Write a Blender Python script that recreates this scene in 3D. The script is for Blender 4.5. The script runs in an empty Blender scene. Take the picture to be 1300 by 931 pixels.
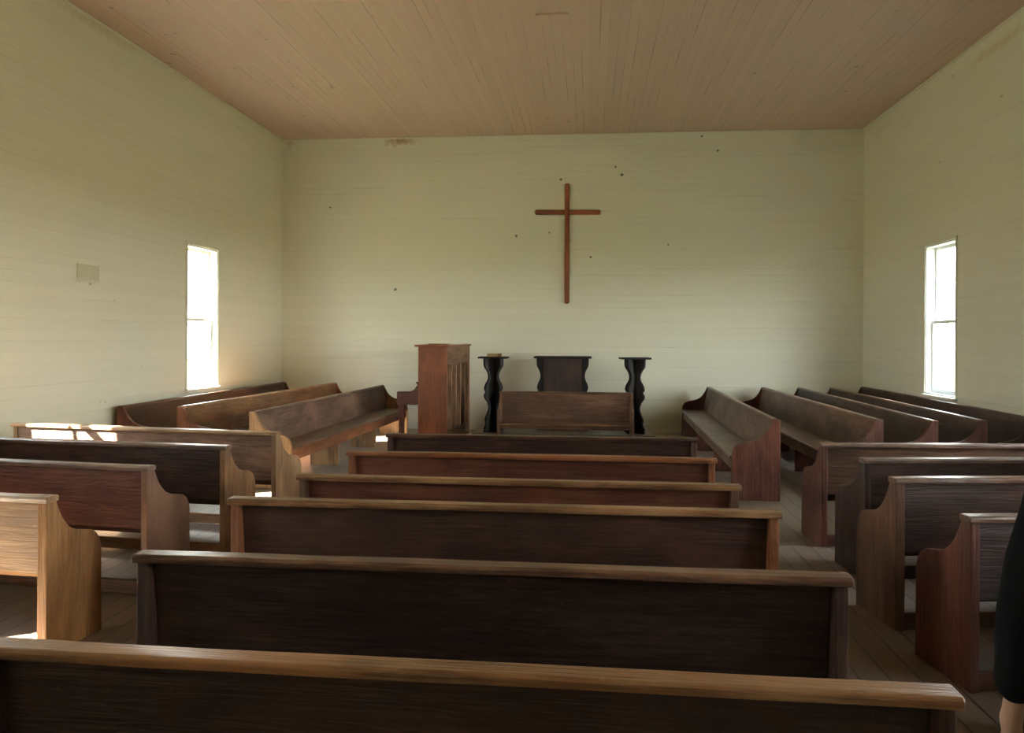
import bpy, bmesh, math, random
from mathutils import Vector, Matrix, noise as mnoise
R = math.radians
random.seed(7)
sc = bpy.context.scene
col = sc.collection

# ------------------------------------------------------------------ room size (metres, origin under the camera)
XL, XR, Y0, YD, H = -5.13, 4.26, -2.2, 12.9, 4.81

# ------------------------------------------------------------------ camera
cam_d = bpy.data.cameras.new('camera')
cam = bpy.data.objects.new('camera', cam_d); col.objects.link(cam)
cam_d.sensor_fit = 'HORIZONTAL'; cam_d.sensor_width = 36.0
cam_d.lens = 36.0 * 1010 / 1300
cam_d.shift_y = -(465.5 - 427.5) / 1300
cam_d.clip_end = 300
YAW = math.atan(98 / 1010)
cam.matrix_world = (Matrix.Translation((0, 0, 1.53)) @ Matrix.Rotation(YAW, 4, 'Z')
                    @ Matrix.Rotation(R(90), 4, 'X') @ Matrix.Rotation(.0047, 4, 'Z'))
sc.camera = cam

# ------------------------------------------------------------------ light
sc.view_settings.view_transform = 'Standard'
sc.view_settings.look = 'None'
sc.view_settings.gamma = 1.0
sc.view_settings.use_curve_mapping = False
sc.view_settings.exposure = 2.48
cy = sc.cycles
cy.max_bounces = 14; cy.diffuse_bounces = 9; cy.glossy_bounces = 4; cy.transparent_max_bounces = 12
cy.transmission_bounces = 6
cy.sample_clamp_indirect = 6.0
cy.use_denoising = True
cy.caustics_reflective = False; cy.caustics_refractive = False

world = bpy.data.worlds.new('sky'); sc.world = world; world.use_nodes = True
wn = world.node_tree; wn.nodes.clear()
wo = wn.nodes.new('ShaderNodeOutputWorld'); wb = wn.nodes.new('ShaderNodeBackground')
wt = wn.nodes.new('ShaderNodeTexCoord'); ws = wn.nodes.new('ShaderNodeSeparateXYZ')
wr = wn.nodes.new('ShaderNodeValToRGB')
wr.color_ramp.elements[0].position = 0.0; wr.color_ramp.elements[0].color = (1.0, .99, .94, 1)
wr.color_ramp.elements[1].position = 0.75; wr.color_ramp.elements[1].color = (.66, .80, 1.0, 1)
wn.links.new(wt.outputs['Generated'], ws.inputs[0]); wn.links.new(ws.outputs['Z'], wr.inputs[0])
wg = wn.nodes.new('ShaderNodeMapRange'); wg.inputs['From Min'].default_value = -1; wg.inputs['From Max'].default_value = 1
wg.inputs['To Min'].default_value = .5; wg.inputs['To Max'].default_value = 1.3
wm = wn.nodes.new('ShaderNodeVectorMath'); wm.operation = 'SCALE'
wn.links.new(ws.outputs['X'], wg.inputs[0]); wn.links.new(wg.outputs[0], wm.inputs['Scale'])   # added gradient: sky dimmed on the left to darken the right wall
wn.links.new(wr.outputs[0], wm.inputs[0]); wn.links.new(wm.outputs[0], wb.inputs[0]); wn.links.new(wb.outputs[0], wo.inputs[0])
wb.inputs['Strength'].default_value = 7.0

SUN_XY = 1.5     # metres the light travels in +X for each metre in +Y
SUN_DROP = 0.80   # drop per metre along the ground
sl = bpy.data.lights.new('sun', 'SUN'); so = bpy.data.objects.new('sun', sl); col.objects.link(so)
hx, hy = SUN_XY / math.hypot(SUN_XY, 1), 1 / math.hypot(SUN_XY, 1)
so.rotation_euler = Vector((hx, hy, -SUN_DROP)).to_track_quat('-Z', 'Y').to_euler()
so.location = (-20, -12, 20)
sl.energy = 38; sl.color = (1.0, .93, .80); sl.angle = R(.6)

WIN_Z = (.83, 2.70)
WIN_Y = [(9.74, 10.58), (5.33, 6.17), (1.45, 2.29)]
for wx, sgn in ((XL, -1), (XR, 1)):          # sky portals at the window openings
    for a, b in WIN_Y:
        pl = bpy.data.lights.new('window_portal', 'AREA'); pl.shape = 'RECTANGLE'
        pl.size = WIN_Z[1] - WIN_Z[0]; pl.size_y = b - a
        pl.cycles.is_portal = True
        po = bpy.data.objects.new('window_portal', pl); col.objects.link(po)
        po.location = (wx + sgn * .17, (a + b) / 2, sum(WIN_Z) / 2)
        po.rotation_euler = Vector((-sgn, 0, 0)).to_track_quat('-Z', 'Y').to_euler()

# ------------------------------------------------------------------ node helpers
def new_mat(name):
    m = bpy.data.materials.new(name); m.use_nodes = True
    nt = m.node_tree; nt.nodes.clear()
    o = nt.nodes.new('ShaderNodeOutputMaterial'); p = nt.nodes.new('ShaderNodeBsdfPrincipled')
    nt.links.new(p.outputs[0], o.inputs[0])
    return m, nt, p

def setin(nt, sock, v):
    if isinstance(v, bpy.types.NodeSocket): nt.links.new(v, sock)
    elif isinstance(v, (tuple, list)) and len(v) == 3 and sock.type == 'RGBA': sock.default_value = (*v, 1)
    else: sock.default_value = v

def mth(nt, op, a, b=0.0, c=None, clamp=False):
    n = nt.nodes.new('ShaderNodeMath'); n.operation = op; n.use_clamp = clamp
    setin(nt, n.inputs[0], a)
    if len(n.inputs) > 1: setin(nt, n.inputs[1], b)
    if c is not None: setin(nt, n.inputs[2], c)
    return n.outputs[0]

def mix(nt, f, a, b, mode='MIX'):
    n = nt.nodes.new('ShaderNodeMix'); n.data_type = 'RGBA'; n.blend_type = mode
    setin(nt, n.inputs[0], f); setin(nt, n.inputs[6], a); setin(nt, n.inputs[7], b)
    return n.outputs[2]

def ramp(nt, v, lo, hi):
    n = nt.nodes.new('ShaderNodeMapRange'); n.clamp = True
    n.inputs['From Min'].default_value = lo; n.inputs['From Max'].default_value = hi
    setin(nt, n.inputs['Value'], v)
    return n.outputs[0]

def noise(nt, vec, scale, detail=3.0, rough=.55, dist=0.0):
    n = nt.nodes.new('ShaderNodeTexNoise')
    n.inputs['Scale'].default_value = scale; n.inputs['Detail'].default_value = detail
    n.inputs['Roughness'].default_value = rough; n.inputs['Distortion'].default_value = dist
    nt.links.new(vec, n.inputs['Vector'])
    return n.outputs[0]

def coords(nt, scale=(1, 1, 1), offset=None):
    t = nt.nodes.new('ShaderNodeTexCoord'); m = nt.nodes.new('ShaderNodeMapping')
    m.inputs['Scale'].default_value = scale
    nt.links.new(t.outputs['Object'], m.inputs['Vector'])
    if offset is not None: nt.links.new(offset, m.inputs['Location'])
    return m.outputs[0], t.outputs['Object']

def bump(nt, h, p, dist=.002, strength=.5):
    b = nt.nodes.new('ShaderNodeBump'); b.inputs['Strength'].default_value = strength
    b.inputs['Distance'].default_value = dist
    nt.links.new(h, b.inputs['Height']); nt.links.new(b.outputs[0], p.inputs['Normal'])

_mats = {}
def wood(name, dark, mid, light, axis='X', rough=.45, wear=.35, stain=.75, spec=.4):
    """Old stained timber: grain runs along axis, worn places show light."""
    key = (name, axis)
    if key in _mats: return _mats[key]
    m, nt, p = new_mat(name + '_' + axis.lower())
    info = nt.nodes.new('ShaderNodeObjectInfo')
    cmb = nt.nodes.new('ShaderNodeCombineXYZ')
    rnd = mth(nt, 'MULTIPLY', info.outputs['Random'], 37.0)
    for i in range(3): nt.links.new(rnd, cmb.inputs[i])
    ai = 'XYZ'.index(axis)
    s1 = [14.0] * 3; s1[ai] = .9
    s2 = [70.0] * 3; s2[ai] = 2.2
    s3 = [3.0] * 3; s3[ai] = 1.2
    v1, raw = coords(nt, s1, cmb.outputs[0]); v2, _ = coords(nt, s2, cmb.outputs[0]); v3, _ = coords(nt, s3, cmb.outputs[0])
    broad = noise(nt, v1, 1.0, 4, .6, .8)
    rings = mth(nt, 'FRACT', mth(nt, 'MULTIPLY', broad, 9.0))
    rings = mth(nt, 'ABSOLUTE', mth(nt, 'SUBTRACT', rings, .5))
    fine = ramp(nt, noise(nt, v2, 1.0, 4, .7), .25, .75)
    st = noise(nt, v3, 1.0, 5, .6, .3)
    g = mth(nt, 'ADD', mth(nt, 'MULTIPLY', rings, .8), mth(nt, 'MULTIPLY', fine, .55))
    c = mix(nt, ramp(nt, g, .15, .80), dark, mid)
    patch = noise(nt, v3, .9, 3, .6, .5)
    c = mix(nt, mth(nt, 'MULTIPLY', ramp(nt, patch, .50, .66), .65), c, tuple(min(1, x * 1.7) for x in mid))
    kn = ramp(nt, noise(nt, v3, 1.6, 1, .4), .74, .79)          # knots
    c = mix(nt, mth(nt, 'MULTIPLY', kn, .8), c, tuple(x * .35 for x in dark))
    c = mix(nt, mth(nt, 'MULTIPLY', ramp(nt, st, .42, .7), stain), c, tuple(x * .42 for x in mid))
    w = mth(nt, 'MULTIPLY', ramp(nt, mth(nt, 'ADD', mth(nt, 'MULTIPLY', noise(nt, v3, 2.3, 5, .65), .75), mth(nt, 'MULTIPLY', fine, .25)), .47, .68), wear)
    c = mix(nt, w, c, light)
    vs, _ = coords(nt, (1, 1, 1), cmb.outputs[0])
    scr = ramp(nt, noise(nt, vs, 38, 3, .7), .66, .74)
    c = mix(nt, mth(nt, 'MULTIPLY', scr, .5), c, light)
    nt.links.new(c, p.inputs['Base Color'])
    nt.links.new(mth(nt, 'ADD', mth(nt, 'MULTIPLY', st, .25), rough - .12), p.inputs['Roughness'])
    p.inputs['Specular IOR Level'].default_value = spec
    bump(nt, g, p, .003, .7)
    _mats[key] = m
    return m

def painted_boards(name, base, seam, pitch, along, across, roughness=.6, crack=.5, seam_w=.035,
                   tint=None, stains=(), dots=0.0, tone=.05, butt=3.7, base_line=.06, holes=()):
    """Painted tongue and groove boarding; seams run along one axis."""
    m, nt, p = new_mat(name)
    t = nt.nodes.new('ShaderNodeTexCoord'); s = nt.nodes.new('ShaderNodeSeparateXYZ')
    nt.links.new(t.outputs['Object'], s.inputs[0])
    A, B = s.outputs['XYZ'.index(along)], s.outputs['XYZ'.index(across)]
    q = mth(nt, 'DIVIDE', B, pitch)
    fr = mth(nt, 'FRACT', q); row = mth(nt, 'FLOOR', q)
    d = mth(nt, 'MINIMUM', fr, mth(nt, 'SUBTRACT', 1.0, fr))
    wnz = nt.nodes.new('ShaderNodeTexWhiteNoise'); wnz.noise_dimensions = '1D'
    nt.links.new(row, wnz.inputs['W'])
    rv = wnz.outputs['Value']
    line = ramp(nt, d, seam_w, 0.0)
    sv = [1.0] * 3
    sv['XYZ'.index(along)] = .55
    for ax in 'XYZ':
        if ax != along: sv['XYZ'.index(ax)] = 9.0
    v, raw = coords(nt, sv)
    brk = ramp(nt, noise(nt, v, 1.0, 4, .65), .50, .66)
    seam_f = mth(nt, 'MULTIPLY', line, mth(nt, 'ADD', mth(nt, 'MULTIPLY', brk, crack), base_line))
    # butt joints, one every few metres at a different place on every row
    bj = mth(nt, 'FRACT', mth(nt, 'DIVIDE', mth(nt, 'ADD', A, mth(nt, 'MULTIPLY', rv, butt)), butt))
    bd = mth(nt, 'MINIMUM', bj, mth(nt, 'SUBTRACT', 1.0, bj))
    butt_f = mth(nt, 'MULTIPLY', ramp(nt, bd, .0010, 0.0), base_line * 1.6)
    c = mix(nt, mth(nt, 'MULTIPLY', rv, tone * 2), base, tuple(x * .72 for x in base))
    big = noise(nt, raw, .6, 4, .6)
    c = mix(nt, mth(nt, 'MULTIPLY', ramp(nt, big, .4, .75), .18), c, tint or base)
    fn = noise(nt, raw, 22, 4, .6)
    c = mix(nt, mth(nt, 'MULTIPLY', ramp(nt, fn, .5, .8), .10), c, tuple(x * .7 for x in base))
    if dots:
        dd = ramp(nt, noise(nt, raw, 5.5, 2, .5), .755, .775)
        c = mix(nt, mth(nt, 'MULTIPLY', dd, dots), c, seam)
    c = mix(nt, mth(nt, 'MAXIMUM', seam_f, butt_f, clamp=True), c, seam)
    for (px, py, pz, rx, ry, rz, sc_col, amt) in stains:
        mp = nt.nodes.new('ShaderNodeVectorMath'); mp.operation = 'SUBTRACT'
        nt.links.new(raw, mp.inputs[0]); mp.inputs[1].default_value = (px, py, pz)
        dv = nt.nodes.new('ShaderNodeVectorMath'); dv.operation = 'DIVIDE'
        nt.links.new(mp.outputs[0], dv.inputs[0]); dv.inputs[1].default_value = (rx, ry, rz)
        ln = nt.nodes.new('ShaderNodeVectorMath'); ln.operation = 'LENGTH'
        nt.links.new(dv.outputs[0], ln.inputs[0])
        f = mth(nt, 'SUBTRACT', 1.0, ln.outputs['Value'])
        f = mth(nt, 'ADD', f, mth(nt, 'MULTIPLY', mth(nt, 'SUBTRACT', noise(nt, raw, 14, 4, .7), .5), 2.4))
        c = mix(nt, mth(nt, 'MULTIPLY', ramp(nt, f, 0.0, .9), amt), c, sc_col)
    for (px, py, pz, r_) in holes:
        dn = nt.nodes.new('ShaderNodeVectorMath'); dn.operation = 'DISTANCE'
        nt.links.new(raw, dn.inputs[0]); dn.inputs[1].default_value = (px, py, pz)
        dd = mth(nt, 'ADD', dn.outputs['Value'], mth(nt, 'MULTIPLY', mth(nt, 'SUBTRACT', noise(nt, raw, 40, 2), .5), r_ * 1.6))
        c = mix(nt, mth(nt, 'MULTIPLY', ramp(nt, dd, r_, r_ * .6), .85), c, (.05, .035, .02))
    nt.links.new(c, p.inputs['Base Color'])
    p.inputs['Roughness'].default_value = roughness
    p.inputs['Specular IOR Level'].default_value = .35
    hgt = mth(nt, 'SUBTRACT', mth(nt, 'MULTIPLY', fn, .15), mth(nt, 'MULTIPLY', ramp(nt, d, seam_w * 1.4, 0.0), .8))
    bump(nt, hgt, p, .003, .45)
    return m

def plain(name, c, rough=.5, spec=.4):
    m, nt, p = new_mat(name)
    _, raw = coords(nt)
    cc = mix(nt, mth(nt, 'MULTIPLY', noise(nt, raw, 18, 4), .35), c, tuple(x * .7 for x in c))
    nt.links.new(cc, p.inputs['Base Color']); p.inputs['Roughness'].default_value = rough
    p.inputs['Specular IOR Level'].default_value = spec
    return m

# ------------------------------------------------------------------ materials
CREAM = (.80, .80, .655)
SEAM = (.30, .26, .16)
RUST = (.42, .22, .06)
M_wall_back = painted_boards('cream_boards_back', CREAM, SEAM, .105, 'X', 'Z', .42, .42, .05, (.77, .74, .60),
    [(-3.1, YD, 4.76, .36, .3, .09, RUST, .8), (-5.0, YD, 4.76, .12, .3, .12, (.5, .38, .2), .5)], .65, holes=[(x, YD, z, r) for x, z, r in ((-.47, 4.08, .026), (.51, 4.14, .030), (.41, 4.27, .020), (-1.19, 3.17, .026), (-3.19, 2.30, .026), (2.02, 4.50, .022), (1.77, 4.74, .018), (-.65, 3.22, .016), (.02, 2.82, .022), (1.25, 3.01, .018), (-4.30, 3.67, .018))])
M_wall_side = painted_boards('cream_boards_side', CREAM, SEAM, .105, 'Y', 'Z', .5, .30, .045, (.77, .74, .60),
    [(XL, 8.0, 4.76, .3, .9, .10, (.55, .42, .2), .4), (XR, 8.8, 4.62, .3, .8, .08, (.55, .42, .24), .5)], .45)
M_ceil = painted_boards('buff_ceiling_boards', (.68, .50, .39), (.16, .10, .05), .102, 'Y', 'X', .6, .85, .05,
    (.56, .43, .28), [], .55, .10, 4.3, base_line=.13)
M_floor = painted_boards('worn_floor_boards', (.20, .155, .118), (.012, .008, .006), .135, 'Y', 'X', .36, 1.0, .045,
    (.17, .10, .055), [], .3, .30, 3.1, base_line=.75)
M_trim = plain('cream_trim_paint', CREAM, .45)
M_white = plain('white_window_paint', (.82, .82, .78), .4)
m, nt, p = new_mat('window_glass')
gl = nt.nodes.new('ShaderNodeBsdfGlossy'); gl.inputs['Roughness'].default_value = .02
tr = nt.nodes.new('ShaderNodeBsdfTransparent'); tr.inputs[0].default_value = (.95, .97, .96, 1)
fr = nt.nodes.new('ShaderNodeLayerWeight'); fr.inputs['Blend'].default_value = .5
fac = mth(nt, 'ADD', mth(nt, 'MULTIPLY', mth(nt, 'POWER', fr.outputs['Facing'], 5.0), .5), .02)
mx = nt.nodes.new('ShaderNodeMixShader')
nt.links.new(fac, mx.inputs[0]); nt.links.new(tr.outputs[0], mx.inputs[1]); nt.links.new(gl.outputs[0], mx.inputs[2])
nt.links.new(mx.outputs[0], [n for n in nt.nodes if n.type == 'OUTPUT_MATERIAL'][0].inputs[0]); nt.nodes.remove(p)
M_glass = m

PAL = {   # dark, mid, light worn
 'black': ((.018, .010, .008), (.054, .027, .020), (.14, .085, .06)),
 'dark':  ((.028, .013, .010), (.075, .032, .021), (.17, .09, .055)),
 'red':   ((.055, .015, .009), (.140, .044, .025), (.25, .12, .07)),
 'mid':   ((.060, .028, .016), (.150, .074, .041), (.30, .17, .10)),
 'grey':  ((.075, .042, .030), (.180, .105, .073), (.34, .22, .16)),
 'gold':  ((.090, .042, .019), (.280, .136, .057), (.44, .27, .14)),
 'pale':  ((.170, .085, .036), (.400, .230, .110), (.55, .38, .21)),
 'tawny': ((.095, .046, .028), (.235, .125, .075), (.42, .27, .18)),
 'amber': ((.150, .060, .018), (.400, .185, .062), (.50, .30, .13)),
 'tan':   ((.34, .20, .08), (.58, .38, .17), (.65, .48, .26)),
 'orange':((.130, .042, .017), (.290, .105, .042), (.36, .17, .08)),
}
def W(k, axis='X', **kw):
    d, mm, l = PAL[k]
    return wood('stained_wood_' + k, d, mm, l, axis, **kw)
def CAP(k, axis='X'):     # top rails, rubbed bare by hands
    d, mm, l = PAL[k]
    return wood('worn_rail_wood_' + k, d, mm, l, axis, rough=.33, wear=.8, stain=.35, spec=.5)

# ------------------------------------------------------------------ mesh helpers
def link(name, bm, mat, parent=None, bevel=0.0, smooth=False):
    me = bpy.data.meshes.new(name)
    bmesh.ops.recalc_face_normals(bm, faces=bm.faces)
    bm.to_mesh(me); bm.free()
    o = bpy.data.objects.new(name, me); col.objects.link(o)
    if mat: me.materials.append(mat)
    if parent: o.parent = parent
    if bevel:
        b = o.modifiers.new('bevel', 'BEVEL'); b.width = bevel; b.segments = 2; b.limit_method = 'ANGLE'; b.angle_limit = R(35)
        b.harden_normals = False
    if smooth:
        for f in me.polygons: f.use_smooth = True
    return o

def box(bm, a, b):
    x0, y0, z0 = a; x1, y1, z1 = b
    v = [bm.verts.new(c) for c in ((x0,y0,z0),(x1,y0,z0),(x1,y1,z0),(x0,y1,z0),(x0,y0,z1),(x1,y0,z1),(x1,y1,z1),(x0,y1,z1))]
    for f in ((0,3,2,1),(4,5,6,7),(0,1,5,4),(1,2,6,5),(2,3,7,6),(3,0,4,7)): bm.faces.new([v[i] for i in f])

def boxes(*bs):
    bm = bmesh.new()
    for a, b in bs: box(bm, a, b)
    return bm

def plank(prof, x0, x1, nseg=1, wob=0.0, seed=0):
    """Sweep a closed YZ profile along X, with slight hand-made waviness."""
    bm = bmesh.new(); rings = []
    for i in range(nseg + 1):
        x = x0 + (x1 - x0) * i / nseg
        ring = []
        for j, (y, z) in enumerate(prof):
            dy = dz = 0
            if wob:
                n = mnoise.noise_vector(Vector((x * 2.3 + seed * 7.1, seed * 3.3 + j * .15, j * .21)))
                dy, dz = n.x * wob, n.y * wob
            ring.append(bm.verts.new((x, y + dy, z + dz)))
        rings.append(ring)
    n = len(prof)
    for a, b in zip(rings, rings[1:]):
        for j in range(n): bm.faces.new((a[j], a[(j+1) % n], b[(j+1) % n], b[j]))
    bm.faces.new(rings[0][::-1]); bm.faces.new(rings[-1])
    return bm

def smooth_curve(pts, sub=4):
    out = []
    P = [pts[0]] + pts + [pts[-1]]
    for i in range(1, len(P) - 2):
        p0, p1, p2, p3 = (Vector(q) for q in P[i-1:i+3])
        for k in range(sub):
            t = k / sub
            out.append(tuple(.5 * ((2*p1) + (p2-p0)*t + (2*p0-5*p1+4*p2-p3)*t*t + (3*p1-p0-3*p2+p3)*t**3)))
    out.append(tuple(pts[-1]))
    return out

def props(o, label, cat, group=None):
    o['label'] = label; o['category'] = cat
    if group: o['group'] = group
    return o

def empty(name, loc, rz=0.0):
    o = bpy.data.objects.new(name, None); col.objects.link(o)
    o.location = loc; o.rotation_euler = (0, 0, rz); o.empty_display_size = .2
    return o

def struct(name, bm, mat, bevel=0.0):
    o = link(name, bm, mat, None, bevel); o['kind'] = 'structure'; return o

# ------------------------------------------------------------------ room shell
T = .16
struct('floor', boxes(((XL-T, Y0-T, -.12), (XR+T, YD+T, 0))), M_floor)
struct('ceiling', boxes(((XL-T, Y0-T, H), (XR+T, YD+T, H+.12))), M_ceil)
struct('wall_back', boxes(((XL, YD, 0), (XR, YD+T, H))), M_wall_back)
struct('wall_front', boxes(((XL, Y0-T, 0), (XR, Y0, H))), M_wall_back)
def side_wall(name, xa, xb):
    bm = bmesh.new()
    ys = [Y0-T] + sorted(v for w in WIN_Y for v in w) + [YD+T]
    for i in range(len(ys) - 1):
        a, b = ys[i], ys[i+1]
        if (a, b) in WIN_Y:
            box(bm, (xa, a, 0), (xb, b, WIN_Z[0])); box(bm, (xa, a, WIN_Z[1]), (xb, b, H))
        else: box(bm, (xa, a, 0), (xb, b, H))
    bmesh.ops.remove_doubles(bm, verts=bm.verts, dist=.0005)
    struct(name, bm, M_wall_side)
side_wall('wall_left', XL-T, XL)
side_wall('wall_right', XR, XR+T)
g = struct('ground', boxes(((-70, -60, -.9), (70, 70, -.55))), plain('dry_grass', (.17, .165, .10), .9, .1))

# thin quarter mouldings under the ceiling and a low board round the floor
struct('trim_1', boxes(((XL, Y0, H-.03), (XL+.022, YD, H))), M_trim, .008)
struct('trim_2', boxes(((XR-.022, Y0, H-.03), (XR, YD, H))), M_trim, .008)
struct('trim_3', boxes(((XL+.022, YD-.016, H-.022), (XR-.022, YD, H))), M_trim, .006)

def make_window(n, wx, sgn, a, b):
    """sgn -1: left wall. Two-over-two double hung sash in a boxed reveal."""
    root = empty('window_%d' % n, (wx, (a+b)/2, WIN_Z[0])); root['kind'] = 'structure'
    hw = (b - a) / 2; hh = WIN_Z[1] - WIN_Z[0]
    o = sgn       # outward direction in x
    def bx(x0, x1, y0, y1, z0, z1):
        return ((min(o*x0, o*x1), y0, z0), (max(o*x0, o*x1), y1, z1))
    # lining of the reveal
    link('window_frame', boxes(bx(-.002, .16, -hw, -hw+.02, 0, hh), bx(-.002, .16, hw-.02, hw, 0, hh),
        bx(-.002, .16, -hw+.02, hw-.02, hh-.02, hh), bx(-.002, .16, -hw+.02, hw-.02, 0, .02)), M_white, root, .003)
    link('casing', boxes(bx(-.014, 0, -hw-.035, -hw, -.02, hh+.035), bx(-.014, 0, hw, hw+.035, -.02, hh+.035),
        bx(-.014, 0, -hw-.035, hw+.035, hh, hh+.035)), M_trim, root, .003)
    link('sill', boxes(bx(-.045, .02, -hw-.05, hw+.05, -.035, 0.0)), M_trim, root, .006)
    mid = hh * .48
    for z0, z1, x0 in ((.02, mid+.03, .065), (mid-.01, hh-.02, .105)):
        y0, y1 = -hw+.02, hw-.02; st = .045; x1 = x0 + .036
        s = link('sash', boxes(bx(x0, x1, y0, y0+st, z0, z1), bx(x0, x1, y1-st, y1, z0, z1),
             bx(x0, x1, y0+st, y1-st, z0, z0+.055 if z0 < .1 else z0+.035), bx(x0, x1, y0+st, y1-st, z1-.04, z1),
             bx(x0+.004, x1-.004, -.011, .011, z0+.03, z1-.03)), M_white, root, .003)
        for ya, yb in ((y0+st, -.011), (.011, y1-st)):
            link('pane', boxes(bx(x0+.016, x0+.019, ya-.006, yb+.006, z0+.03, z1-.035)), M_glass, s)
    return root
for i, (a, b) in enumerate(WIN_Y):
    make_window(2*i+1, XL, -1, a, b)
    make_window(2*i+2, XR, 1, a, b)

# ------------------------------------------------------------------ low platform at the back wall
plat = empty('platform', (-.37, 11.5, 0))
link('platform_deck', boxes(((-1.33, 0, .095), (1.33, YD-11.5, .12))), M_floor, plat, .004)
link('riser_board', boxes(((-1.315, .012, 0), (1.315, .034, .095))), W('grey'), plat, .002)
link('side_board', boxes(((-1.315, .034, 0), (-1.293, YD-11.5, .095))), W('grey'), plat)
link('side_board', boxes(((1.293, .034, 0), (1.315, YD-11.5, .095))), W('grey'), plat)
plat['kind'] = 'structure'

# ------------------------------------------------------------------ pews
OGEE = [(.055, 1.0), (.072, .945), (.098, .875), (.130, .815), (.172, .765), (.225, .733), (.285, .715), (.335, .700),
        (.372, .670), (.398, .620), (.410, .555)]
def end_profile(b, depth):
    k = depth / .41
    up = [(y * k if y > .06 else y, z * b) for y, z in OGEE]
    up = smooth_curve(up, 3)
    return [(0, 0), (0, b)] + up + [(depth, .45 * b), (depth + .004, 0)]

_seed = [0]
def make_pew(loc, rz, L, b=.765, depth=.42, back='dark', cap='gold', end='mid', stile=None, seat='mid', apron=None,
             rail=True, overhang=True, centre=False, et=.042, lean=.045, seat_h=.41, apron_h=.12, inset=.030, label='', group=None, bottom=None, name='church_pew'):
    """x along the pew, y from the back board towards the seat front."""
    _seed[0] += 1; sd = _seed[0]
    root = empty(name, loc, rz)
    props(root, label, 'pew', group)
    sz = seat_h * (b / .765); k = b / .765
    ep = end_profile(b - .001, depth)
    for x0 in (0.0, L - et):
        link('end_panel', plank(ep, x0, x0 + et, 1, .0015, sd + x0), W(end, 'Z'), root, .005)
    # back board, leaning a little, set in between the end panels
    zb = (bottom if bottom is not None else .375) * k
    zt = b - (.026 if overhang else .004)
    yb = lambda z: inset + lean * (b - z) / (b - zb)
    link('back_board', plank([(yb(zb), zb), (yb(zt), zt), (yb(zt)+.022, zt), (yb(zb)+.022, zb)], et, L - et, 24, .002, sd+.3),
         W(back), root, .003)
    if overhang:
        link('top_rail', plank([(-.012, b-.030), (-.016, b-.008), (-.008, b), (.058, b), (.066, b-.008), (.062, b-.030)],
             -.012, L + .012, 40, .0028, sd+.6), CAP(cap), root, .004)
    else:
        link('top_rail', plank([(.012, b-.022), (.010, b-.004), (.018, b+.002), (.058, b+.002), (.064, b-.006), (.062, b-.022)],
             et, L - et, 24, .0015, sd+.6), CAP(cap), root, .003)
    ys = yb(sz) + .026
    link('seat_board', plank([(ys, sz-.026), (ys, sz), (depth+.012, sz), (depth+.020, sz-.008), (depth+.018, sz-.026)],
         et, L - et, 24, .002, sd+.9), W(seat, wear=.5, rough=.36) if False else CAP(seat), root, .004)
    link('seat_apron', boxes(((et, depth-.04, sz-.025-apron_h), (L-et, depth-.018, sz-.026))), W(apron or back), root, .003)
    if rail:
        link('bottom_rail', plank([(.012, .004), (.012, .085), (.036, .085), (.036, .004)], et, L - et, 16, .0015, sd+1.2), W(end), root, .003)
    if centre:
        for fx in centre:
            link('centre_support', plank([(.05, 0), (.05, sz-.03), (depth-.05, sz-.03), (depth-.05, 0)], L*fx, L*fx+.036), W(end, 'Z'), root, .003)
    return root

G_C = 'pews facing away in the middle block'
# middle block, nearest first
make_pew((-1.53, 1.865, 0), -.012, 2.34, .745, back='black', cap='gold', end='dark',
    label='nearest middle pew, cut off by the bottom edge of the picture', group=G_C)
make_pew((-1.57, 2.64, 0), -.002, 2.40, .765, back='black', cap='mid', end='dark',
    label='widest dark pew in the middle block, nearly black back with a scuffed brown top rail', group=G_C)
make_pew((-1.67, 3.585, 0), .004, 2.505, .765, back='dark', cap='gold', end='orange',
    label='pew right behind the widest one, chipped golden top rail running past both ends', group=G_C)
make_pew((-1.585, 4.24, 0), -.012, 2.36, .765, back='red', cap='gold', end='mid',
    label='middle pew between the chipped golden railed one and the reddish orange railed one', group=G_C)
make_pew((-1.585, 5.14, 0), -.01, 2.38, .765, back='red', cap='orange', end='orange',
    label='second middle pew from the pulpit, with a reddish orange top rail', group=G_C)
make_pew((-1.568, 6.10, 0), .01, 2.38, .765, back='dark', cap='dark', end='dark',
    label='last small looking middle pew, dark rail, nearest the pulpit of the pews facing away', group=G_C)
# the short one facing the congregation
make_pew((.60, 11.10, 0), math.pi, 1.84, .765, .40, back='mid', cap='mid', end='mid', overhang=False, rail=False, lean=.06, seat_h=.355, apron_h=.05, bottom=.33,
    label='short brown pew facing the camera between the two dark pedestals', name='front_bench')

G_L = 'angled pews on the left side'
def from_right_end(x, y, rz, L, **kw):
    make_pew((x - math.cos(rz) * L, y - math.sin(rz) * L, 0), rz, L, **kw)
from_right_end(-2.46, 6.08, R(-7.6), 2.50, back='tawny', cap='pale', end='pale', inset=.006, lean=.03,
    label='rearmost angled left pew, with bright sun patches on its back board', group=G_L)
from_right_end(-2.50, 5.28, R(-5.5), 2.50, b=.765, back='dark', cap='grey', end='gold',
    label='angled left pew with a dark back and a small dark knot', group=G_L)
from_right_end(-2.56, 4.41, R(-6.0), 2.42, back='red', cap='grey', end='mid',
    label='reddish angled left pew behind the bright orange brown one', group=G_L)
from_right_end(-2.54, 3.52, R(-4.0), 2.40, b=.765, depth=.385, back='pale', cap='pale', end='amber', et=.052, rail=False,  # pale back: sun bounced off the floor is put into its colour
    label='nearest left pew, bright orange brown curved end panel in sunlight', group=G_L)

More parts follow.
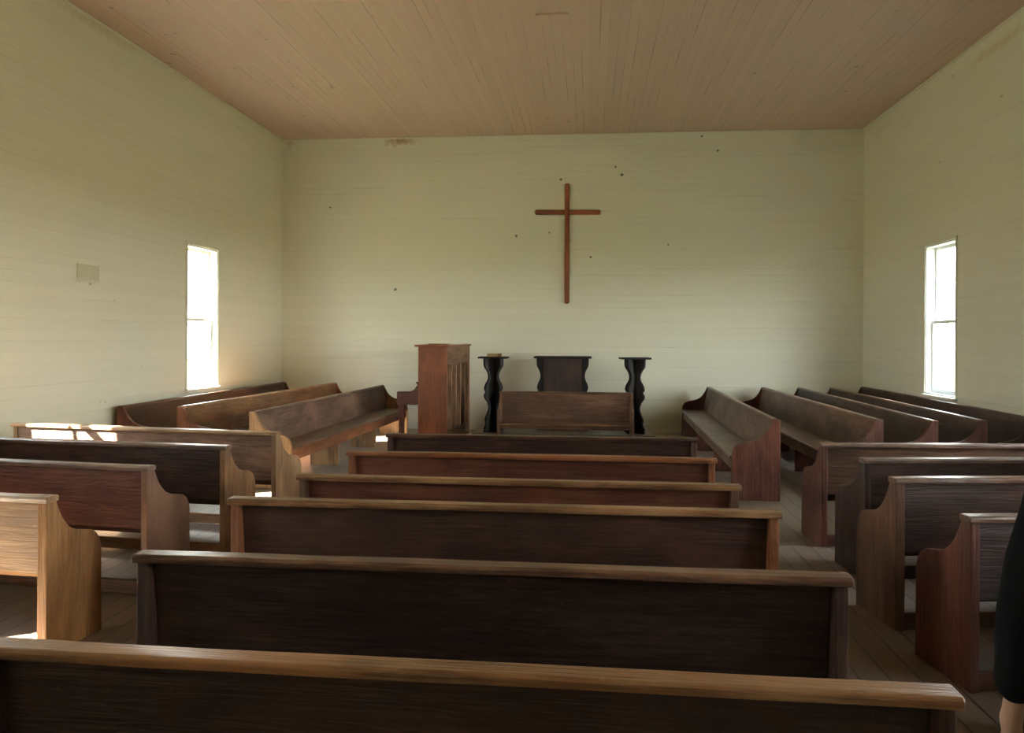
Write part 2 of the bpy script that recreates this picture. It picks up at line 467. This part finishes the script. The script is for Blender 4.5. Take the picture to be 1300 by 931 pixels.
G_R = 'angled pews on the right side'
make_pew((1.70, 6.01, 0), R(5.0), 2.40, .76, back='mid', cap='grey', end='red',
    label='rearmost angled right pew, pale worn top rail, behind three darker ones', group=G_R)
make_pew((1.735, 5.21, 0), R(8.0), 2.40, .77, back='dark', cap='grey', end='black',
    label='angled right pew with a nearly black end panel', group=G_R)
make_pew((1.60, 4.33, 0), R(9.0), 2.45, .80, back='dark', cap='mid', end='mid', et=.05,
    label='tall angled right pew with a brown end panel and low board at the floor', group=G_R)
make_pew((1.64, 3.60, 0), R(9.0), 2.40, .765, back='black', cap='mid', end='red',
    label='right pew with a reddish end panel, partly hidden by the person in black', group=G_R)
make_pew((1.70, 2.86, 0), R(9.0), 2.40, .765, back='black', cap='black', end='black',
    label='nearest right pew, dark and cut off by the right edge', group=G_R)

G_LS = 'long pews along the left wall'
def left_side(x, y_near, y_far, x_far, **kw):
    L = y_far - y_near
    ang = math.atan2(x_far - x, L)
    make_pew((x_far, y_far, 0), -math.pi/2 - ang, math.hypot(L, x_far - x), overhang=False, rail=False, lean=.07, depth=.44, **kw)
left_side(-5.045, 8.10, 12.70, -5.03, back='dark', cap='dark', end='red', label='long dark pew against the left wall under the window', group=G_LS)
left_side(-4.40, 8.15, 12.66, -4.16, back='gold', cap='pale', end='orange', centre=(.33, .66),
    label='long golden brown pew, middle one of the three along the left wall', group=G_LS)
left_side(-3.385, 7.67, 12.20, -3.25, back='grey', cap='grey', end='pale', seat='mid', apron='orange', centre=(.33, .66),
    label='long pew beside the piano, with an orange board below its seat', group=G_LS)
G_RS = 'long pews along the right wall'
def right_side(x, y_near, y_far, x_far, **kw):
    L = y_far - y_near
    ang = math.atan2(x_far - x, L)
    make_pew((x, y_near, 0), math.pi/2 - ang, math.hypot(L, x_far - x), overhang=False, rail=False, lean=.07, depth=.44, **kw)
right_side(1.785, 7.645, 12.60, 1.885, back='grey', cap='mid', end='red', seat='mid', centre=(.33, .66),
    label='long pew nearest the right pedestal, its wide seat in plain view', group=G_RS)
right_side(2.76, 7.78, 12.66, 2.72, back='mid', cap='grey', end='red', seat='mid', centre=(.33, .66),
    label='second long pew out from the right pedestal, orange near end', group=G_RS)
right_side(3.24, 7.75, 12.68, 3.27, back='dark', cap='grey', end='red', centre=(.33, .66),
    label='middle one of the five long pews along the right wall', group=G_RS)
right_side(3.72, 7.85, 12.70, 3.76, back='dark', cap='grey', end='red', centre=(.33, .66),
    label='second long pew from the right wall, shiny line along its top', group=G_RS)
right_side(4.215, 7.9, 12.72, 4.225, b=.785, back='dark', cap='dark', end='dark', centre=(.33, .66),
    label='long dark pew against the right wall under the window', group=G_RS)

# ------------------------------------------------------------------ pulpit and pedestals
PED = [(84,240),(83,290),(77,315),(64,335),(52,360),(47,385),(48,410),(55,430),(66,450),(74,470),(78,490),(78,502),(73,513),
       (66,522),(72,532),(79,545),(80,556),(76,575),(66,592),(54,612),(47,635),(44,655),(46,675),(53,700),(61,720),(68,738),(71,755),
       (70,772),(66,786),(68,800),(74,812),(80,828),(80,865)]
def silhouette(half_scale, z_top, extra=0.0, waist=1.0):
    pts = []
    for w, y in PED:
        z = z_top * (865 - y) / 625
        pts.append((extra + w * half_scale * waist - .018, z))
    return pts
def profile_board(pts, t):
    """A board cut to a mirrored profile in XZ, thickness t in Y."""
    loop = pts + [(-x, z) for x, z in reversed(pts)]
    bm = bmesh.new()
    a = [bm.verts.new((x, -t/2, z)) for x, z in loop]; b = [bm.verts.new((x, t/2, z)) for x, z in loop]
    n = len(loop)
    # quads between mirrored points keep the concave outline clean
    m = len(pts)
    for side in (a, b):
        for i in range(m - 1): bm.faces.new((side[i], side[i+1], side[n-2-i], side[n-1-i]))
    for i in range(n): bm.faces.new((a[i], a[(i+1) % n], b[(i+1) % n], b[i]))
    return bm
black_v = wood('black_brown_wood', (.006, .005, .005), (.017, .012, .010), (.05, .035, .025), 'Z', .62, .15, .3)
black_h = wood('black_brown_wood', (.006, .005, .005), (.017, .012, .010), (.05, .035, .025), 'X', .62, .15, .3)
def make_pedestal(x, y, label, turn):
    root = props(empty('pedestal', (x, y, .12), turn), label, 'pedestal', 'matching dark pedestals')
    s = (1/6.65) / 1010 * 11.75
    for k, ang in enumerate((45, -45)):
        bm = profile_board(silhouette(s * 1.36, 1.085), .034)
        if k:   # second board is two halves either side of the first
            bm.free(); bm = bmesh.new()
            pts = silhouette(s * 1.36, 1.085)
            for sg in (1, -1):
                f = [[bm.verts.new((sg*xx, yy, z)) for xx, z in pts] for yy in (-.017, .017)]
                e = [[bm.verts.new((sg*.017, yy, z)) for _, z in pts] for yy in (-.017, .017)]
                for i in range(len(pts)-1):
                    bm.faces.new((f[0][i], f[0][i+1], e[0][i+1], e[0][i])); bm.faces.new((f[1][i], f[1][i+1], e[1][i+1], e[1][i]))
                    bm.faces.new((f[0][i], f[0][i+1], f[1][i+1], f[1][i])); bm.faces.new((e[0][i], e[0][i+1], e[1][i+1], e[1][i]))
                for i in (0, -1): bm.faces.new((f[0][i], f[1][i], e[1][i], e[0][i]))
        bmesh.ops.rotate(bm, verts=bm.verts, cent=(0,0,0), matrix=Matrix.Rotation(R(ang), 3, 'Z'))
        link('scrolled_board', bm, black_v, root, .003)
    link('top_slab', boxes(((-.218, -.16, 1.085), (.218, .16, 1.112))), black_h, root, .006)
    return root
make_pedestal(-1.409, 11.72, 'black scroll-cut wooden pedestal left of the pulpit, with a small tan block on it', 0.0)
make_pedestal(.669, 11.80, 'black scroll-cut wooden pedestal right of the pulpit, nothing on its top', R(6))

pulp = props(empty('pulpit', (-.397, 12.0, .12)), 'dark brown pulpit with wide flat top between the two pedestals', 'pulpit')
s = (1/6.65) / 1010 * 11.9
brown_v = wood('dark_brown_pulpit_wood', (.014, .008, .006), (.048, .024, .018), (.09, .05, .04), 'Z', .42, .15, .3)
fp = [(x * s * .9 + .26, 1.085 * (865 - z) / 625) for x, z in PED]
link('front_panel', boxes(((-.285, -.02, .0), (.285, .006, 1.085))), brown_v, pulp, .002)
def half_board(sg):
    bm = bmesh.new()
    f = [[bm.verts.new((sg*xx, yy, z)) for xx, z in fp] for yy in (-.004, .03)]
    e = [[bm.verts.new((sg*.2852, yy, z)) for _, z in fp] for yy in (-.004, .03)]
    for i in range(len(fp)-1):
        bm.faces.new((f[0][i], f[0][i+1], e[0][i+1], e[0][i])); bm.faces.new((f[1][i], f[1][i+1], e[1][i+1], e[1][i]))
        bm.faces.new((f[0][i], f[0][i+1], f[1][i+1], f[1][i])); bm.faces.new((e[0][i], e[0][i+1], e[1][i+1], e[1][i]))
    for i in (0, -1): bm.faces.new((f[0][i], f[1][i], e[1][i], e[0][i]))
    return bm
for sg in (1, -1): link('scrolled_board', half_board(sg), black_v, pulp, .003)
for sg in (1, -1): link('side_panel', boxes(((min(sg*.26, sg*.285), .006, 0), (max(sg*.26, sg*.285), .36, 1.085))), brown_v, pulp, .002)
link('inner_shelf', boxes(((-.26, .01, .70), (.26, .35, .722))), brown_v, pulp)
link('top_slab', boxes(((-.435, -.07, 1.085), (.435, .40, 1.112))), black_h, pulp, .006)

# little tan block on the left pedestal
tb = props(empty('wooden_block', (-1.395, 11.70, 1.232), R(2)), 'small tan block lying on top of the left black pedestal', 'block')
link('long_piece', boxes(((-.105, -.05, 0), (.045, .05, .045))), W('tan'), tb, .003)
link('short_piece', boxes(((.046, -.05, 0), (.108, .05, .045))), W('gold'), tb, .003)

# ------------------------------------------------------------------ cross on the back wall
cr = props(empty('wooden_cross', (-.365, YD, 2.065)), 'thin reddish brown wooden cross hanging on the cream back wall', 'cross')
crm = lambda ax: wood('reddish_cross_wood', (.18, .050, .020), (.33, .105, .045), (.40, .16, .08), ax, .5, .15, .3)
def bar(w, l, t, axis):
    bm = bmesh.new(); n = 6; r_ = w * .38; loop = []
    for cxn, czn, a0 in ((1, 1, 0), (-1, 1, 90), (-1, -1, 180), (1, -1, 270)):
        for k in range(n + 1):
            a = R(a0 + 90 * k / n)
            loop.append((cxn * (w/2 - r_) + r_ * math.cos(a), czn * (l/2 - r_) + r_ * math.sin(a)))
    if axis == 'X': loop = [(z, x) for x, z in loop]
    A = [bm.verts.new((x, -t, z)) for x, z in loop]; B = [bm.verts.new((x, 0, z)) for x, z in loop]
    bm.faces.new(A); bm.faces.new(B[::-1])
    for i in range(len(loop)): bm.faces.new((A[i], B[i], B[(i+1) % len(loop)], A[(i+1) % len(loop)]))
    return bm
up = link('upright', bar(.078, 1.945, .034, 'Z'), crm('Z'), cr, .004); up.location = (0, -.002, .9725)
cb = link('crossbar', bar(.078, 1.06, .030, 'X'), crm('X'), cr, .004); cb.location = (.008, -.004, 1.478)
cb.rotation_euler = (0, R(-.7) * -1, 0)

# ------------------------------------------------------------------ upright piano, back turned to the middle of the room
PX, PY = -1.93, 10.72
pn = props(empty('upright_piano', (PX, PY, 0), R(-3)), 'old reddish upright piano seen from its end, slatted back turned to the pulpit', 'piano')
pw_v = lambda: wood('piano_case_wood', (.150, .040, .014), (.270, .088, .034), (.34, .14, .065), 'Z', .38, .15, .35)
pw_h = wood('piano_case_wood', (.150, .040, .014), (.270, .088, .034), (.34, .14, .065), 'Y', .38, .15, .35)
PL, PH, PDp = 1.55, 1.385, .405           # length along y, height, case depth (towards -x)
for y0 in (0.0, PL - .035):
    link('case_side', boxes(((-PDp, y0, .02), (0, y0+.035, PH))), pw_v(), pn, .005)
link('front_panel', boxes(((-PDp+.02, .036, .82), (-PDp+.045, PL-.036, PH-.003))), pw_v(), pn, .003)
link('lower_panel', boxes(((-PDp+.02, .036, .05), (-PDp+.045, PL-.036, .60))), pw_v(), pn, .003)
link('lid', boxes(((-PDp-.05, -.02, PH), (.02, PL+.02, PH+.028))), pw_h, pn, .008)
# keyboard arms with cheeks, key bed, fallboard
def arm(y0):
    prof = [(-PDp, .585), (-PDp-.285, .585), (-PDp-.300, .60), (-PDp-.300, .745), (-PDp-.290, .765), (-PDp-.12, .768),
            (-PDp-.07, .785), (-PDp-.045, .805), (-PDp-.03, .835), (-PDp-.012, .85), (-PDp-.012, .872), (-PDp-.03, .882), (-PDp-.03, .90), (-PDp, .905)]
    bm = bmesh.new()
    A = [bm.verts.new((x, y0, z)) for x, z in prof]; B = [bm.verts.new((x, y0+.04, z)) for x, z in prof]
    bm.faces.new(A); bm.faces.new(B[::-1])
    for i in range(len(prof)): bm.faces.new((A[i], B[i], B[(i+1) % len(prof)], A[(i+1) % len(prof)]))
    return bm
pk = wood('piano_arm_wood', (.06, .018, .010), (.13, .045, .028), (.2, .09, .05), 'Y', .4, .2, .3)
for y0 in (0.0, PL - .04):
    link('keyboard_arm', arm(y0), pk, pn, .003)
    link('leg', boxes(((-PDp-.275, y0+.002, 0), (-PDp-.205, y0+.062, .584))), pk, pn, .006)
link('key_bed', boxes(((-PDp-.28, .041, .60), (-PDp+.018, PL-.041, .66))), pk, pn, .003)
ky = bmesh.new()
for i in range(52):
    w_ = (PL - .10) / 52
    box(ky, (-PDp-.24, .05 + i*w_, .661), (-PDp-.07, .05 + (i+1)*w_ - .0012, .684))
link('white_keys', ky, plain('aged_ivory', (.68, .64, .50), .35), pn, .001)
kb = bmesh.new(); w_ = (PL - .10) / 52
for i in range(51):
    if i % 7 in (0, 1, 3, 4, 5): box(kb, (-PDp-.17, .05 + (i+1)*w_ - .006, .6845), (-PDp-.07, .05 + (i+1)*w_ + .006, .697))
link('black_keys', kb, plain('ebony', (.012, .012, .012), .3), pn, .001)
link('fallboard', boxes(((-PDp-.066, .041, .661), (-PDp-.046, PL-.041, .80))), pk, pn, .003)
# back frame: top beam, posts, foot beam, dark soundboard behind
bk = wood('piano_back_wood', (.10, .048, .024), (.22, .115, .058), (.34, .22, .13), 'Y', .6, .5, .3)
bkz = wood('piano_post_wood', (.20, .10, .055), (.42, .25, .15), (.55, .38, .24), 'Z', .6, .5, .3)
link('back_top_beam', boxes(((-.11, .036, PH-.25), (-.002, PL-.036, PH-.004))), bk, pn, .004)
link('back_foot_beam', boxes(((-.11, .036, .06), (-.002, PL-.036, .22))), bk, pn, .004)
for i in range(6):
    yy = .036 + (PL - .072 - .03) * i / 5
    link('back_post', boxes(((-.13, yy, .22), (-.006, yy+.03, PH-.25))), bkz, pn, .004)
link('soundboard', boxes(((-.150, .04, .08), (-.137, PL-.04, PH-.05))),
     wood('soundboard_wood', (.018, .009, .006), (.04, .019, .012), (.07, .04, .03), 'Z', .6, .1, .4), pn)
for yy in (.06, PL-.10):
    link('caster', boxes(((-.30, yy, 0), (-.26, yy+.04, .05)), ((-.08, yy, 0), (-.04, yy+.04, .05))), plain('dark_iron', (.03,.03,.03), .5), pn, .008)
link('bottom_board', boxes(((-PDp+.01, .036, .03), (-.01, PL-.036, .055))), pk, pn)

def on_piano(name, label, cat, a, b, mat, rz, dx, dy):
    c, s_ = math.cos(R(-3)), math.sin(R(-3))
    o = link(name, boxes((a, b)), mat, None, .002)
    o.location = (PX + dx*c - dy*s_, PY + dx*s_ + dy*c, PH + .0285); o.rotation_euler = (0, 0, R(-3) + rz)
    props(o, label, cat)
on_piano('thin_board', 'thin tan board lying on the near left corner of the piano lid', 'board', (-.13, -.16, 0), (.13, .16, .014), W('pale'), R(4), -.17, .25)
on_piano('paper_sheet', 'white sheet of paper lying on the piano lid', 'paper', (-.11, -.17, 0), (.11, .17, .004), plain('old_paper', (.70, .68, .60), .6), R(-8), -.13, .85)

# ------------------------------------------------------------------ small fixtures
pt = props(empty('wall_plate', (XL, 7.71, 2.062)), 'square cream plate with a little ledge, high on the left wall', 'wall plate')
link('plate', boxes(((0, -.18, .03), (.014, .18, .185))), plain('dull_cream_paint', (.66, .64, .47), .6), pt, .003)
link('ledge', boxes(((0, -.19, -.0), (.045, .15, .022))), M_trim, pt, .004)
link('bracket', boxes(((0, .02, -.02), (.03, .045, 0))), M_trim, pt, .003)
cp = struct('trim_4', boxes(((-.553, 8.05, H-.022), (-.225, 8.285, H))), M_ceil, .003)

# ------------------------------------------------------------------ person standing in the right aisle
def skin_mesh(name, joints, edges, mat, parent, root, sub=2, flat=None):
    """Continuous surface grown round a skeleton. joints: name -> (x, y, z, rx[, ry])."""
    keys = list(joints); me = bpy.data.meshes.new(name)
    me.from_pydata([joints[k][:3] for k in keys], [(keys.index(a), keys.index(b)) for a, b in edges], [])
    o = bpy.data.objects.new(name, me); col.objects.link(o); o.parent = parent
    me.materials.append(mat)
    sk = o.modifiers.new('skin', 'SKIN'); sk.use_smooth_shade = True; sk.branch_smoothing = .4
    if not me.skin_vertices: me.attributes  # layer is made by the modifier below
    if not me.skin_vertices:
        bm = bmesh.new(); bm.from_mesh(me); bm.verts.layers.skin.verify(); bm.to_mesh(me); bm.free()
    for i, k in enumerate(keys):
        j = joints[k]; sv = me.skin_vertices[0].data[i]
        sv.radius = (j[3], j[4] if len(j) > 4 else j[3]); sv.use_root = (k == root)
    ss = o.modifiers.new('smooth', 'SUBSURF'); ss.levels = sub; ss.render_levels = sub
    return o
def chain(*ks): return list(zip(ks, ks[1:]))
def person(loc, rz):
    root = props(empty('person', loc, rz), 'person in black clothing standing in the right aisle, cut off by the right edge', 'person')
    skin_m = plain('skin', (.55, .33, .23), .55)
    cloth = plain('black_cloth', (.010, .010, .011), .95, .08)
    J = {'pelvis': (0, 0, .95, .13, .10), 'waist': (0, 0, 1.08, .12, .09), 'chest': (0, -.01, 1.25, .145, .10), 'top': (0, -.01, 1.345, .085, .070),
         'neck': (0, .0, 1.46, .052), 'jaw': (0, .025, 1.53, .058, .066), 'face': (0, .022, 1.59, .070, .085), 'skull': (0, .005, 1.65, .072, .088), 'crown': (0, 0, 1.69, .05, .06),
         'nose': (0, .112, 1.575, .010), 'nose_root': (0, .095, 1.60, .010)}
    E = chain('pelvis', 'waist', 'chest', 'top', 'neck', 'jaw', 'face', 'skull', 'crown') + [('face', 'nose_root'), ('nose_root', 'nose')]
    for s_, n in ((-1, 'l'), (1, 'r')):
        J.update({n+'sh': (s_*.165, -.01, 1.335, .046), n+'elb': (s_*.27, -.03, 1.06, .038), n+'wr': (s_*.25, .08, .83, .025, .020),
                  n+'palm': (s_*.245, .11, .77, .024, .036), n+'hip': (s_*.09, 0, .88, .085), n+'knee': (s_*.105, .01, .49, .052),
                  n+'calf': (s_*.11, -.02, .36, .050), n+'ank': (s_*.115, -.02, .09, .034), n+'heel': (s_*.115, -.03, .045, .034), n+'toe': (s_*.13, .15, .03, .032, .024),
                  n+'ear': (s_*.078, .0, 1.585, .012, .022)})
        E += chain('top', n+'sh', n+'elb', n+'wr', n+'palm') + chain('pelvis', n+'hip', n+'knee', n+'calf', n+'ank', n+'heel', n+'toe') + [('face', n+'ear')]
        for k, (dy, l) in enumerate(((.033, .072), (.012, .080), (-.010, .074), (-.030, .060))):
            a, b, c = (n+'f%d%d' % (k, q) for q in range(3))
            J[a] = (s_*.243, .115+dy, .735, .0095); J[b] = (s_*.238, .125+dy*1.1, .735-l*.5, .0085); J[c] = (s_*.222, .130+dy*1.1, .735-l, .0075)
            E += chain(n+'palm', a, b, c)
        J[n+'t0'] = (s_*.232, .150, .785, .011); J[n+'t1'] = (s_*.225, .172, .750, .0095); J[n+'t2'] = (s_*.222, .178, .722, .008)
        E += chain(n+'palm', n+'t0', n+'t1', n+'t2')
    skin_mesh('body', J, E, skin_m, root, 'pelvis')
    # coat: body and sleeves, a little larger than the figure
    rings = [(0, .0, .66, .200, .150), (0, 0, .70, .202, .152), (0, 0, .80, .198, .150), (0, 0, .92, .188, .143), (0, 0, 1.05, .168, .125), (0, -.01, 1.18, .176, .128),
             (0, -.012, 1.28, .190, .130), (0, -.012, 1.35, .188, .112), (0, -.010, 1.40, .150, .090), (0, -.006, 1.435, .090, .072), (0, 0, 1.475, .070, .068)]
    bm = bmesh.new(); RV = []
    for q, (x, y, z, rx, ry) in enumerate(rings):
        RV.append([bm.verts.new((x + rx * math.cos(a) * (1 + (.03 * math.sin(7 * a) if q < 4 else 0)), y + ry * math.sin(a), z)) for a in (2 * math.pi * k / 32 for k in range(32))])
    for a, b in zip(RV, RV[1:]):
        for k in range(32): bm.faces.new((a[k], a[(k+1) % 32], b[(k+1) % 32], b[k]))
    co = link('coat', bm, cloth, root, 0, True)
    th = co.modifiers.new('cloth', 'SOLIDIFY'); th.thickness = .008
    sb = co.modifiers.new('smooth', 'SUBSURF'); sb.levels = 1; sb.render_levels = 2
    for s_ in (-1, 1):
        skin_mesh('sleeve', {'in': (s_*.085, -.01, 1.365, .078), 'sh': (s_*.178, -.01, 1.350, .077), 'up': (s_*.230, -.02, 1.21, .066), 'elb': (s_*.272, -.03, 1.06, .056), 'cuff': (s_*.255, .062, .855, .042)},
                  chain('in', 'sh', 'up', 'elb', 'cuff'), cloth, root, 'up')
    T_ = {'seat': (0, 0, .90, .105, .085)}
    TE = []
    for s_, n in ((-1, 'l'), (1, 'r')):
        T_.update({n+'hip': (s_*.088, 0, .80, .082), n+'knee': (s_*.107, .01, .49, .070), n+'shin': (s_*.112, -.01, .28, .063), n+'cuff': (s_*.117, -.015, .085, .060)})
        TE += chain('seat', n+'hip', n+'knee', n+'shin', n+'cuff')
        sh = skin_mesh('shoe', {'heel': (s_*.117, -.045, .045, .042, .040), 'mid': (s_*.124, .06, .042, .044, .036), 'toe': (s_*.135, .165, .032, .042, .026)},
                       chain('heel', 'mid', 'toe'), plain('black_shoe_leather', (.012, .011, .010), .35), root, 'heel')
    skin_mesh('trousers', T_, TE, cloth, root, 'seat')
    bm = bmesh.new(); bmesh.ops.create_uvsphere(bm, u_segments=40, v_segments=28, radius=1)
    for v in bm.verts: v.co = Vector((v.co.x * .084, v.co.y * .104, v.co.z * .108)) + Vector((0, -.004, 1.625))
    bmesh.ops.delete(bm, geom=[v for v in bm.verts if v.co.z < 1.535 or (v.co.y > .035 and v.co.z < 1.672) or (v.co.y > -.03 and v.co.z < 1.60)], context='VERTS')
    hair = link('hair', bm, plain('dark_hair', (.03, .02, .014), .6), root, 0, True)
    th = hair.modifiers.new('thickness', 'SOLIDIFY'); th.thickness = .010
    for s_ in (-1, 1):
        bm = bmesh.new(); bmesh.ops.create_uvsphere(bm, u_segments=12, v_segments=8, radius=.011)
        e = link('eye', bm, plain('dark_eye', (.06, .04, .03), .2), root, 0, True); e.location = (s_*.030, .092, 1.607)
    bm = bmesh.new(); bmesh.ops.create_uvsphere(bm, u_segments=12, v_segments=8, radius=.5)
    bmesh.ops.scale(bm, vec=(.045, .014, .012), verts=bm.verts)
    mo = link('mouth', bm, plain('lips', (.40, .16, .13), .5), root, 0, True); mo.location = (0, .086, 1.540)
    return root
person((1.085, 1.60, 0), R(-6)).scale = (.947, .947, .947)
